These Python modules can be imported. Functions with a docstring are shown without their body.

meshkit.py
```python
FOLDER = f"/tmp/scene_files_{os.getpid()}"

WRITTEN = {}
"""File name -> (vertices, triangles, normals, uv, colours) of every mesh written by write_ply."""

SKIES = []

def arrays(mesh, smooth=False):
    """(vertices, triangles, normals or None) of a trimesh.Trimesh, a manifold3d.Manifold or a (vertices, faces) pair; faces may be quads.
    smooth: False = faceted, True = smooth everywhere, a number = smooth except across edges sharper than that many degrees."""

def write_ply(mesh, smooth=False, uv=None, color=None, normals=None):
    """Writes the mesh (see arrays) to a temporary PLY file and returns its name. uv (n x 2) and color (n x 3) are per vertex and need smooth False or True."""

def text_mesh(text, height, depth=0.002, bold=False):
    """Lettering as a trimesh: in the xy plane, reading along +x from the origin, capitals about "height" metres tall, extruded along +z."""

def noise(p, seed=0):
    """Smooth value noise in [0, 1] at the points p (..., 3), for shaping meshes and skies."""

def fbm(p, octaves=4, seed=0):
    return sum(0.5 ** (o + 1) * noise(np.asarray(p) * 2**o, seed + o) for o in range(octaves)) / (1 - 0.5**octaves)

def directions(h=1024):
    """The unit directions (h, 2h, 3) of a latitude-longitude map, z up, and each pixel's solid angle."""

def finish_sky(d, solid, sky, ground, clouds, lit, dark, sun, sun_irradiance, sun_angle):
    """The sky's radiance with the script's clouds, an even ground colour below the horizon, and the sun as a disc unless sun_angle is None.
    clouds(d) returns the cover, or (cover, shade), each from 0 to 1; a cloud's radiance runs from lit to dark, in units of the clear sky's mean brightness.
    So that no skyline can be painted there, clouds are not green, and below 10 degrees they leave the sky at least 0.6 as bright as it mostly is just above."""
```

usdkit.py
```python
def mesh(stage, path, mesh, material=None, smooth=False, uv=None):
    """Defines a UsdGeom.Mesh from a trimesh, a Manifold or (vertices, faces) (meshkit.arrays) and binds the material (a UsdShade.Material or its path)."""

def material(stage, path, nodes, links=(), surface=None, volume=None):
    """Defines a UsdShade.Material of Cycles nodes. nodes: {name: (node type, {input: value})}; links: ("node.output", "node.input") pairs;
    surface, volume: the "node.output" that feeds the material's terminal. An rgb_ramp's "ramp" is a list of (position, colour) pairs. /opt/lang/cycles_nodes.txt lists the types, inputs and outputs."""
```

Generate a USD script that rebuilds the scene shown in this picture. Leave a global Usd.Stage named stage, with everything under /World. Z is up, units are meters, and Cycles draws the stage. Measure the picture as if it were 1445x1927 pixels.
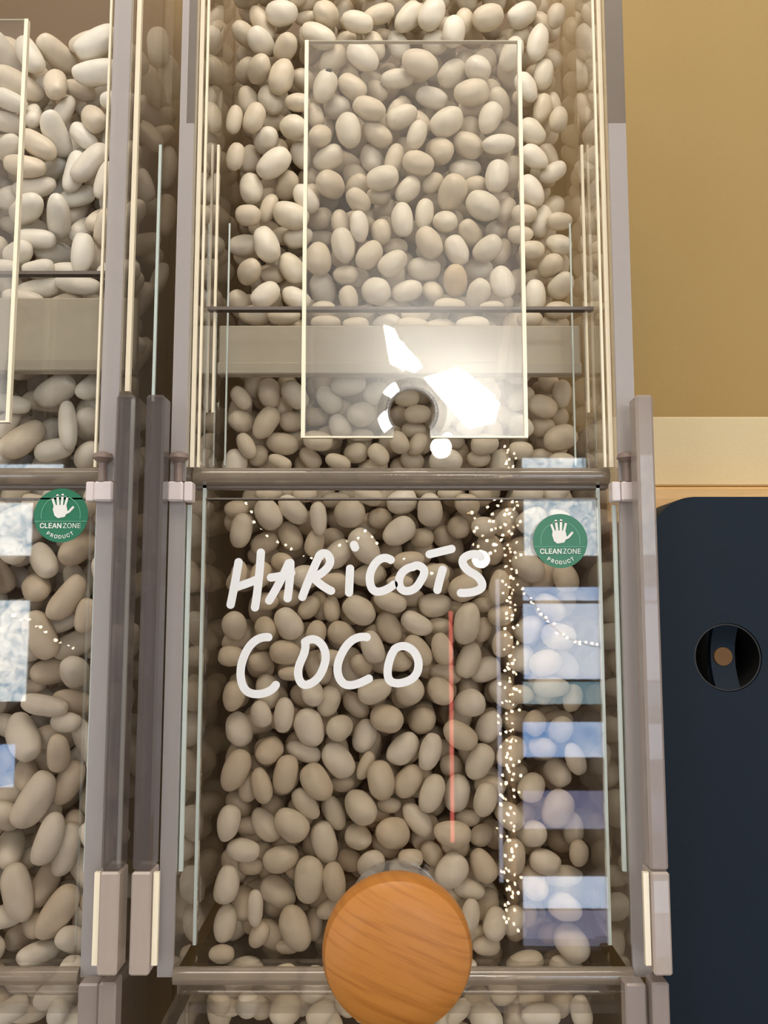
import math
import numpy as np, trimesh
import usdkit, meshkit
from pxr import Usd, UsdGeom, UsdLux, UsdShade, Gf, Sdf, Vt
from shapely.geometry import LineString, Polygon, Point, box as sbox
from shapely.ops import unary_union
from shapely import affinity

rng = np.random.default_rng(7)
stage = Usd.Stage.CreateInMemory()
UsdGeom.SetStageUpAxis(stage, UsdGeom.Tokens.z)
UsdGeom.SetStageMetersPerUnit(stage, 1.0)
UsdGeom.Xform.Define(stage, '/World')
UsdGeom.Scope.Define(stage, '/World/Looks')

# ------------------------------------------------------------------ camera, light, exposure
W, H, F = 1445.0, 1927.0, 1600.0
PITCH = math.radians(6.0)
CY = -0.28                                   # camera stands 28 cm in front of the bin walls' front edges (y = 0)
cam = UsdGeom.Camera.Define(stage, '/World/camera')
cam.CreateHorizontalApertureAttr(36.0)
cam.CreateFocalLengthAttr(36.0 * F / W)
cam.CreateFStopAttr(48.0)
cam.CreateFocusDistanceAttr(0.315)
cam.CreateClippingRangeAttr(Gf.Vec2f(0.02, 100.0))
cam.CreateExposureAttr(0.0)
cam.AddTranslateOp().Set(Gf.Vec3d(0, CY, 0))
cam.AddRotateXOp().Set(90.0 + math.degrees(PITCH))

dome = UsdLux.DomeLight.Define(stage, '/World/room_ambient_light')
dome.CreateIntensityAttr(0.34)
dome.CreateColorAttr(Gf.Vec3f(1.0, 0.91, 0.82))


def rect_light(name, pos, aim, w, h, power, color):
    l = UsdLux.RectLight.Define(stage, '/World/' + name)
    l.CreateWidthAttr(w); l.CreateHeightAttr(h)
    l.CreateIntensityAttr(power); l.CreateColorAttr(Gf.Vec3f(*color))
    m = Gf.Matrix4d(); m.SetLookAt(Gf.Vec3d(*pos), Gf.Vec3d(*aim), Gf.Vec3d(0, 0.01, 1))
    l.AddTransformOp().Set(m.GetInverse())


rect_light('shelf_lamp_light', (0.02, -0.30, 0.62), (0.0, 0.03, 0.10), 0.50, 0.22, 7.0, (1.0, 0.90, 0.76))
rect_light('shop_ceiling_light', (-0.15, -0.72, 1.40), (0.0, 0.0, 0.0), 1.2, 0.6, 3.2, (1.0, 0.93, 0.85))


def zc(py, Y):                               # distance along the optical axis of the plane y = Y at picture row py
    v = H / 2 - py
    return (Y - CY) / (math.cos(PITCH) - v / F * math.sin(PITCH))


def P(px, py, Y):                            # world point seen at a picture position, on the plane y = Y
    v, u = H / 2 - py, px - W / 2
    s = zc(py, Y) / F
    return np.array([u * s, Y, s * (F * math.sin(PITCH) + v * math.cos(PITCH))])


def X(px, py, Y): return P(px, py, Y)[0]
def Z(py, Y): return P(0, py, Y)[2]
def project(p):
    d = np.asarray(p, float) - [0, CY, 0]
    c = d[1] * math.cos(PITCH) + d[2] * math.sin(PITCH)
    up = -d[1] * math.sin(PITCH) + d[2] * math.cos(PITCH)
    return W / 2 + F * d[0] / c, H / 2 - F * up / c, c


def lin(r, g, b):
    f = lambda c: c / 12.92 if c <= 0.04045 else ((c + 0.055) / 1.055) ** 2.4
    return tuple(f(x / 255.0) for x in (r, g, b))


# ------------------------------------------------------------------ materials
def mat(name, nodes, links=(), surface=None):
    return usdkit.material(stage, '/World/Looks/' + name, nodes, links, surface)


def plain(name, color, rough=0.5, spec=0.5, bump=None):
    nodes = {'p': ('principled_bsdf', {'base_color': color, 'roughness': rough, 'specular_ior_level': spec})}
    links = []
    if bump:
        nodes |= {'g': ('geometry', {}), 'n': ('noise_texture', {'scale': bump[0], 'detail': 4.0}), 'b': ('bump', {'strength': bump[1], 'distance': 0.001})}
        links += [('g.position', 'n.vector'), ('n.fac', 'b.height'), ('b.normal', 'p.normal')]
    return mat(name, nodes, links, 'p.BSDF')


def emit(name, color, strength):
    return mat(name, {'e': ('emission', {'color': color, 'strength': strength})}, [], 'e.emission')


def clear(name, tint=(0.97, 0.965, 0.95), f0=0.04, rough=0.0, haze=0.0, haze_col=(0.8, 0.8, 0.8), wavy=None, haze_rough=0.3, rough2=None):
    """Clear acrylic: transparency and Schlick mirror reflection, with a little frosting if haze > 0."""
    nodes = {'lw': ('layer_weight', {'blend': 0.5}), 'pw': ('math', {'math_type': 'power', 'value2': 5.0}),
             'f': ('math', {'math_type': 'multiply_add', 'value2': 1 - f0, 'value3': f0}),
             't': ('transparent_bsdf', {'color': tint}), 'gl': ('glossy_bsdf', {'color': (1, 1, 1), 'roughness': rough}),
             'm': ('mix_closure', {})}
    links = [('lw.facing', 'pw.value1'), ('pw.value', 'f.value1'), ('f.value', 'm.fac'), ('t.BSDF', 'm.closure1'), ('gl.BSDF', 'm.closure2')]
    if wavy:
        nodes |= {'geo': ('geometry', {}), 'n': ('noise_texture', {'scale': wavy[0], 'detail': 1.0}), 'b': ('bump', {'strength': 1.0, 'distance': wavy[1]})}
        links += [('geo.position', 'n.vector'), ('n.fac', 'b.height'), ('b.normal', 'gl.normal')]
    out = 'm.closure'
    if rough2:
        nodes |= {'g2': ('glossy_bsdf', {'color': (1, 1, 1), 'roughness': rough2[1]}), 'm3': ('mix_closure', {'fac': rough2[0]})}
        links += [('m.closure', 'm3.closure1'), ('g2.BSDF', 'm3.closure2')]
        out = 'm3.closure'
    if haze:
        nodes |= {'d': ('principled_bsdf', {'base_color': haze_col, 'roughness': haze_rough}), 'm2': ('mix_closure', {'fac': haze})}
        links += [(out, 'm2.closure1'), ('d.BSDF', 'm2.closure2')]
        out = 'm2.closure'
    return mat(name, nodes, links, out)


M_PANE = clear('clear_acrylic', tint=(0.985, 0.98, 0.97))
M_DOOR = clear('door_acrylic', tint=(0.93, 0.91, 0.89))
M_SIDE = clear('side_acrylic', tint=(0.93, 0.91, 0.885), haze=0.07, haze_col=(0.62, 0.57, 0.53))
M_HOLD = clear('holder_acrylic', tint=(0.985, 0.98, 0.97), haze=0.02, haze_col=(0.8, 0.78, 0.74), wavy=(14.0, 0.0012), rough2=(0.06, 0.22))
M_FLARE = clear('flare_acrylic', tint=(0.985, 0.98, 0.97), f0=0.05)
M_FROST = clear('frosted_edge', haze=0.80, haze_col=lin(172, 166, 165), haze_rough=0.35)
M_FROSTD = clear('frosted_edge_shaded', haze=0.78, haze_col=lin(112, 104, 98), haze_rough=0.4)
M_RAILR = clear('rail_acrylic_frosted', haze=0.68, haze_col=lin(168, 156, 150), haze_rough=0.25, tint=(0.8, 0.78, 0.75))
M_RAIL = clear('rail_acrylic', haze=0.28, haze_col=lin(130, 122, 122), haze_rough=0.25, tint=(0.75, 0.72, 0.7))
M_FOOT = clear('rail_foot_acrylic', haze=0.62, haze_col=lin(205, 192, 182), haze_rough=0.2, tint=(0.8, 0.78, 0.75))
M_BAFFLE = clear('baffle_acrylic', haze=0.80, haze_col=lin(188, 180, 162), haze_rough=0.25)
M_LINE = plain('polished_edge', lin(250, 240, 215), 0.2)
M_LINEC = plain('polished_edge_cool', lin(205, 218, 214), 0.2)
M_SEAM = plain('seam_grey', lin(110, 100, 92), 0.4)
M_BLOCK = clear('hinge_block_acrylic', haze=0.9, haze_col=lin(228, 218, 218))
M_PIN = plain('hinge_pin_plastic', lin(128, 112, 104), 0.35)
M_ROD = clear('rod_acrylic', tint=(0.7, 0.66, 0.62), haze=0.50, haze_col=lin(160, 148, 132), haze_rough=0.16)
M_STEM = clear('stem_acrylic', tint=(0.9, 0.9, 0.9), f0=0.06, haze=0.12, haze_col=lin(190, 185, 180), haze_rough=0.1)
M_BACK = plain('hopper_back_brown', lin(112, 92, 70), 0.7)
M_INK = plain('white_paint_marker', lin(226, 228, 230), 0.55)
M_GREEN = plain('sticker_green', lin(8, 112, 76), 0.35)
M_STWHITE = plain('sticker_white', lin(235, 235, 230), 0.5)
M_STLINE = plain('sticker_pale_green', lin(90, 160, 130), 0.5)
M_WALL = plain('wall_ochre_paint', lin(161, 137, 90), 0.8, 0.2, bump=(900.0, 0.15))
M_TRIM = plain('trim_cream_paint', lin(206, 190, 152), 0.7, 0.2, bump=(700.0, 0.15))
M_BLUE = plain('navy_laminate', lin(23, 34, 46), 0.55, 0.15, bump=(1200.0, 0.06))
M_HOLE = plain('hole_black', lin(14, 14, 14), 0.5)
M_BRASS = plain('brass_brown', lin(98, 66, 14), 0.6)
M_BROWN = plain('wood_brown', lin(140, 88, 34), 0.6)
M_DARKROOM = plain('shop_wall_dark', lin(92, 72, 60), 0.8)
M_FLOOR = plain('shop_floor', lin(110, 95, 82), 0.6)
M_CEIL = plain('shop_ceiling', lin(150, 135, 120), 0.9)


def wood(name, c1, c2, rot, scale, stretch, rough=0.45, distort=2.0):
    return mat(name, {'tc': ('texture_coordinate', {}), 'rt': ('mapping', {'rotation': rot}), 'mp': ('mapping', {'scale': stretch}),
                      'n': ('noise_texture', {'scale': scale, 'detail': 6.0, 'roughness': 0.6, 'distortion': distort}),
                      'r': ('rgb_ramp', {'ramp': [(0.30, c1), (0.52, c2), (0.75, c2)]}),
                      'p': ('principled_bsdf', {'roughness': rough, 'coat_weight': 0.12, 'coat_roughness': 0.35})},
               [('tc.object', 'rt.vector'), ('rt.vector', 'mp.vector'), ('mp.vector', 'n.vector'), ('n.fac', 'r.fac'), ('r.color', 'p.base_color')], 'p.BSDF')


M_PINE = wood('pine_plank', lin(198, 150, 88), lin(228, 186, 122), (0, 0, 0), 60.0, (0.06, 1, 1.6))
M_KNOB = wood('beech_knob', lin(158, 96, 30), lin(184, 120, 48), (0, math.radians(-24), 0), 620.0, (0.05, 0.05, 1.0), 0.5, 0.25)


def bean_mat(name, c1, c2):
    return mat(name, {'oi': ('object_info', {}), 'geo': ('geometry', {}), 'n': ('noise_texture', {'scale': 160.0, 'detail': 3.0}),
                      'r': ('rgb_ramp', {'ramp': [(0.0, c1), (1.0, c2)]}), 'hs': ('hsv', {'saturation': 1.0}),
                      'mr': ('map_range', {'from_min': 0.25, 'from_max': 0.75, 'to_min': 0.92, 'to_max': 1.05}),
                      'b': ('bump', {'strength': 0.12, 'distance': 0.0006}),
                      'p': ('principled_bsdf', {'roughness': 0.42, 'specular_ior_level': 0.42})},
               [('geo.random_per_island', 'r.fac'), ('geo.position', 'n.vector'), ('n.fac', 'mr.value'), ('mr.result', 'hs.value'), ('r.color', 'hs.color'),
                ('hs.color', 'p.base_color'), ('n.fac', 'b.height'), ('b.normal', 'p.normal')], 'p.BSDF')


BEANS = [bean_mat('coco_bean_skin_%s' % n, a, b) for n, a, b in (
    ('cream', lin(222, 213, 193), lin(226, 218, 199)), ('ivory', lin(229, 221, 204), lin(232, 225, 210)), ('buff', lin(214, 201, 178), lin(220, 207, 184)))]
M_PILE = bean_mat('coco_bean_skin_mixed', lin(212, 199, 176), lin(232, 225, 210))
M_TANBEAN = bean_mat('coco_bean_skin_tan', lin(212, 190, 158), lin(214, 192, 160))
LBEANS = [bean_mat('long_bean_skin_%s' % n, a, b) for n, a, b in (
    ('white', lin(224, 217, 203), lin(228, 221, 208)), ('cream', lin(218, 206, 186), lin(222, 211, 192)), ('pale', lin(232, 227, 214), lin(234, 229, 217)))]
M_LPILE = bean_mat('long_bean_skin_mixed', lin(212, 199, 178), lin(232, 227, 214))

# ------------------------------------------------------------------ helpers
used = {}


def path(name, parent=None):
    base = ('/World/' if parent is None else str(parent.GetPath()) + '/') + name
    k = used.get(base, 0); used[base] = k + 1
    return base if k == 0 else '%s_%03d' % (base, k)


def tag(p, label=None, cat=None, group=None, kind=None):
    for k, v in (('label', label), ('category', cat), ('group', group), ('kind', kind)):
        if v: p.SetCustomDataByKey(k, v)
    return p


def obj(name, mesh, m, parent=None, smooth=30, loc=None):
    d = usdkit.mesh(stage, path(name, parent), mesh, m, smooth=smooth)
    if loc is not None: d.AddTranslateOp().Set(Gf.Vec3d(*map(float, loc)))
    return d.GetPrim()


def thing(name, loc, label, cat, group=None):
    x = UsdGeom.Xform.Define(stage, path(name)); x.AddTranslateOp().Set(Gf.Vec3d(*map(float, loc)))
    return tag(x.GetPrim(), label, cat, group)


class Frame:
    """A thing whose parts are given in world coordinates."""
    def __init__(s, name, base, label, cat, group=None):
        s.o = np.array(base, float); s.p = thing(name, s.o, label, cat, group)
    def add(s, name, mesh, m, parent=None, smooth=30, label=None):
        mm = mesh.copy(); mm.apply_translation(-s.o)
        q = obj(name, mm, m, parent or s.p, smooth)
        if label: tag(q, label)
        return q


def bx(x0, x1, y0, y1, z0, z1, bev=0.0):
    x0, x1 = sorted((x0, x1)); y0, y1 = sorted((y0, y1)); z0, z1 = sorted((z0, z1))
    if bev <= 0:
        m = trimesh.creation.box([x1 - x0, y1 - y0, z1 - z0])
    else:
        e = np.array([x1 - x0, y1 - y0, z1 - z0]) / 2
        pts = []
        for sx in (-1, 1):
            for sy in (-1, 1):
                for sz in (-1, 1):
                    for k in range(3):
                        q = e - bev; q[k] = e[k]
                        pts.append(q * [sx, sy, sz])
        m = trimesh.convex.convex_hull(np.array(pts))
    m.apply_translation([(x0 + x1) / 2, (y0 + y1) / 2, (z0 + z1) / 2])
    return m


def extrude_xz(poly, y0, y1):
    """A shapely polygon in (x, z), extruded from y0 to y1."""
    ms = []
    for g in getattr(poly, 'geoms', [poly]):
        m = trimesh.creation.extrude_polygon(g, abs(y1 - y0), engine='earcut')
        v = m.vertices.copy()
        m = trimesh.Trimesh(np.stack([v[:, 0], max(y0, y1) - v[:, 2], v[:, 1]], 1), m.faces, process=False)
        ms.append(m)
    return trimesh.util.concatenate(ms)


def rod(p0, p1, r, n=20):
    return trimesh.creation.cylinder(radius=r, segment=[p0, p1], sections=n)


def lathe_y(profile, c, n=64):
    """profile: (radius, y) pairs; axis along y through c."""
    m = trimesh.creation.revolve(np.array(profile, float), sections=n)
    v = m.vertices.copy()
    m = trimesh.Trimesh(np.stack([v[:, 0], v[:, 2], -v[:, 1]], 1), m.faces, process=False)
    m.apply_translation(c)
    return m


# ------------------------------------------------------------------ the setting
WALL_Y = 0.150
def struct(name, mesh, m, label, smooth=30):
    return tag(obj(name, mesh, m, None, smooth), label, None, None, 'structure')


struct('wall_front', bx(-1.6, 1.6, WALL_Y, WALL_Y + 0.1, -1.2, 1.5), M_WALL, 'ochre painted wall behind the bins')
struct('floor', bx(-1.6, 1.6, -3.3, WALL_Y + 0.1, -1.25, -1.2), M_FLOOR, 'dull brown shop floor')
struct('ceiling', bx(-1.6, 1.6, -3.3, WALL_Y + 0.1, 1.5, 1.55), M_CEIL, 'pale shop ceiling')
struct('wall_back', bx(-1.6, 1.6, -3.3, -3.2, -1.2, 1.5), M_DARKROOM, 'dim brown shop wall facing the bins')
ty = 0.075
struct('trim_1', bx(0.09, 0.7, ty, WALL_Y, Z(914, ty), Z(784, ty), 0.0006), M_TRIM, 'cream board under the ochre wall')
py_ = 0.060
struct('trim_2', bx(0.09, 0.7, py_, WALL_Y, Z(985, py_), Z(916, py_), 0.0008), M_PINE, 'pale pine strip with straight grain')
struct('trim_3', bx(0.09, 0.7, 0.058, WALL_Y, Z(1040, 0.06), Z(985.5, 0.06)), M_BROWN, 'brown wood strip under the pine strip')

# navy panel with its cam-lock hole
pv = 0.022
pl, pt = X(1233, 1300, pv), Z(935, pv)
pan = sbox(pl, -0.36, 0.30, pt)
R = 0.0165
pan = sbox(pl + R, -0.36, 0.30, pt).union(sbox(pl, -0.36, 0.30, pt - R)).union(Point(pl + R, pt - R).buffer(R, 32))
hc = P(1370, 1237, pv); hr = 64 * zc(1237, pv) / F
pan = pan.difference(Point(hc[0], hc[2]).buffer(hr, 32))
fr = Frame('side_panel', (0.2, pv, -0.36), 'navy blue laminate panel with rounded corner and a round cut-out', 'panel')
fr.add('board', extrude_xz(pan, pv, pv + 0.020), M_BLUE)
fr.add('hole_lining', lathe_y([(hr - 0.0002, 0.0005), (hr - 0.0002, 0.020), (0.0001, 0.020), (0.0001, 0.0195), (hr - 0.0007, 0.0195), (hr - 0.0007, 0.0005), (hr - 0.0002, 0.0005)], (hc[0], pv, hc[2]), 48), M_HOLE)
bw = hr * 0.36
pts = []
for t in np.linspace(-1, 1, 13):
    zz = hr * 0.93 * t
    pts.append((zz, pv + 0.0006 + 0.0042 * (1 - t * t)))
barv, barf = [], []
for zz, yy in pts:
    for sx, dy in ((-1, 0), (1, 0), (1, 0.003), (-1, 0.003)):
        barv.append((hc[0] + sx * bw, yy + dy, hc[2] + zz))
for k in range(12):
    for q in range(4):
        a, b = 4 * k + q, 4 * k + (q + 1) % 4
        barf += [(a, b, b + 4), (a, b + 4, a + 4)]
barf += [(0, 2, 1), (0, 3, 2), (48, 49, 50), (48, 50, 51)]
bm = trimesh.Trimesh(np.array(barv), np.array(barf), process=False); bm.fix_normals()
fr.add('cross_bar', bm, M_BLUE)
fr.add('screw_cap', lathe_y([(0.0001, 0.0), (hr * 0.27, 0.0), (hr * 0.29, 0.0006), (hr * 0.29, 0.004), (0.0001, 0.004)], (hc[0], pv + 0.0042, hc[2]), 32), M_BRASS, label='brass-brown screw cap')

# ------------------------------------------------------------------ bins
PITCHX = -0.173
WL0, WL1, WR0, WR1 = -0.071, -0.066, 0.078, 0.084      # side walls of the coco bin
YB = 0.050                                             # front of the beans
ZTOP = Z(-60, 0.126)
Z_FLOOR = Z(1822, 0.05)


def handle(fr, kx, kz):
    c = (kx, 0, kz)
    k = fr.add('knob', lathe_y([(0.0001, -0.0335), (0.006, -0.0334), (0.013, -0.0328), (0.0178, -0.0314), (0.0204, -0.0292), (0.0214, -0.0262), (0.0214, -0.0225), (0.0200, -0.0195), (0.0150, -0.0175), (0.0001, -0.0172)], c, 96), M_KNOB, label='round turned beech knob')
    fr.add('stem', lathe_y([(0.0001, 0.0078), (0.0155, 0.0078), (0.0155, 0.0060), (0.0110, 0.0042), (0.0070, 0.0), (0.0070, -0.0172), (0.0001, -0.0172)], c, 40), M_STEM, k, label='clear plastic stem')


def stroke(pts, w, smooth=True):
    p = np.array(pts, float)
    if smooth and len(p) > 2:
        from scipy.interpolate import CubicSpline
        t = np.r_[0, np.cumsum(np.linalg.norm(np.diff(p, axis=0), axis=1))]
        p = CubicSpline(t, p)(np.linspace(0, t[-1], 8 * len(p)))
    return LineString(p).buffer(w / 2, 8)


def px_poly(poly, Y):
    from shapely.ops import transform
    def f(x, y):
        out = np.array([P(a, b, Y)[[0, 2]] for a, b in zip(np.atleast_1d(x), np.atleast_1d(y))])
        return out[:, 0], out[:, 1]
    return transform(f, poly)


def c5(pts): return [(480 + x / 3.01, 640 + y / 3.01) for x, y in pts]


LETTERS = [   # (word, strokes in picture pixels)
    ('letter_h', [[(449, 1058), (442, 1098), (434, 1138)], [(491, 1040), (487, 1090), (480, 1143)], [(440, 1106), (462, 1099), (485, 1090)]]),
    ('letter_a', [c5([(190, 1265), (140, 1370), (80, 1475)]), c5([(200, 1262), (196, 1360), (184, 1462)]), c5([(90, 1345), (150, 1335), (205, 1318)])]),
    ('letter_r', [c5([(365, 1220), (310, 1345), (268, 1455)]), c5([(365, 1220), (405, 1212), (425, 1245), (400, 1300), (330, 1350)]), c5([(335, 1350), (380, 1390), (430, 1420)])]),
    ('letter_i', [c5([(538, 1295), (535, 1360), (532, 1430)]), c5([(560, 1160), (563, 1168), (566, 1175)])]),
    ('letter_c', [c5([(768, 1245), (715, 1238), (665, 1290), (650, 1365), (675, 1420), (725, 1420), (785, 1385)])]),
    ('letter_o', [c5([(895, 1285), (840, 1310), (815, 1365), (835, 1415), (890, 1415), (940, 1360), (955, 1300), (925, 1278), (895, 1285)])]),
    ('letter_t', [c5([(988, 1213), (1050, 1198), (1112, 1183)]), c5([(1062, 1300), (1045, 1360), (1032, 1415)])]),
    ('letter_s', [c5([(1278, 1228), (1220, 1215), (1175, 1250), (1200, 1300), (1265, 1345), (1285, 1395), (1240, 1425), (1165, 1432)])]),
    ('letter_c', [[(505, 1199), (480, 1206), (459, 1236), (453, 1272), (464, 1300), (488, 1306), (519, 1289)]]),
    ('letter_o', [[(574, 1208), (568, 1240), (561, 1268), (571, 1288), (590, 1283), (608, 1258), (612, 1228), (598, 1206), (574, 1208)]]),
    ('letter_c', [[(690, 1199), (664, 1204), (642, 1232), (636, 1268), (648, 1287), (668, 1288), (694, 1277)]]),
    ('letter_o', [[(742, 1222), (768, 1218), (786, 1240), (782, 1270), (760, 1284), (735, 1282), (730, 1256), (740, 1226)]]),
]


def sticker(fr, cx, cy, Y):
    c = P(cx, cy, Y); s = zc(cy, Y) / F; r = 51 * s
    circ = Point(c[0], c[2]).buffer(r, 48)
    st = fr.add('sticker', extrude_xz(circ, Y, Y - 0.0002), M_GREEN, label='round green hygiene sticker with a white hand')
    y0, y1 = Y - 0.0002, Y - 0.00035
    ln = lambda pts, w: LineString([(c[0] + a * r, c[2] + b * r) for a, b in pts]).buffer(w * r / 2, 6)
    palm = Polygon([(-.20, .02), (-.26, .22), (-.24, .34), (.16, .34), (.20, .16), (.12, -.02), (-.10, -.06)])
    palm = affinity.translate(affinity.scale(palm, r, r, origin=(0, 0)), c[0], c[2]).buffer(0.04 * r)
    hand = unary_union([palm, ln([(-.21, .30), (-.33, .62)], .085), ln([(-.10, .32), (-.15, .74)], .09), ln([(0.02, .32), (0.04, .76)], .09), ln([(.13, .30), (.22, .66)], .085), ln([(.12, .05), (.30, .14), (.44, .30)], .085)])
    fr.add('hand_mark', extrude_xz(hand, y0, y1), M_STWHITE, st, label='white raised-hand mark')
    arc = LineString([(c[0] + .72 * r * math.cos(a), c[2] + (.72 * r * math.sin(a))) for a in np.radians(np.linspace(-10, 190, 40))]).buffer(.018 * r)
    fr.add('sticker_lines', extrude_xz(unary_union([arc, ln([(-.96, -.22), (.96, -.22)], .03)]), y0, y1), M_STLINE, st)
    def text(t, h, x, z, rot=0.0, bold=True):
        m = meshkit.text_mesh(t, h * r, 0.00015, bold)
        b = m.bounds; m.apply_translation([-(b[0][0] + b[1][0]) / 2, 0, 0])
        m.apply_transform(trimesh.transformations.rotation_matrix(rot, [0, 0, 1]))
        v = m.vertices
        return trimesh.Trimesh(np.stack([c[0] + x * r + v[:, 0], y0 - v[:, 2], c[2] + z * r + v[:, 1]], 1), m.faces, process=False)
    fr.add('sticker_text', trimesh.util.concatenate([text('CLEAN', .18, -.36, -.47), text('ZONE', .18, .42, -.47, bold=False)]), M_STWHITE, st, smooth=False, label='the words CLEAN ZONE')
    word = 'PRODUCT'
    ms = []
    for k, ch in enumerate(word):
        a = math.radians(-90 + (k - 3) * 11.0)
        ms.append(text(ch, .13, .86 * math.cos(a), .86 * math.sin(a), a + math.pi / 2))
    fr.add('sticker_text', trimesh.util.concatenate(ms), M_STWHITE, st, smooth=False, label='the word PRODUCT')


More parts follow.
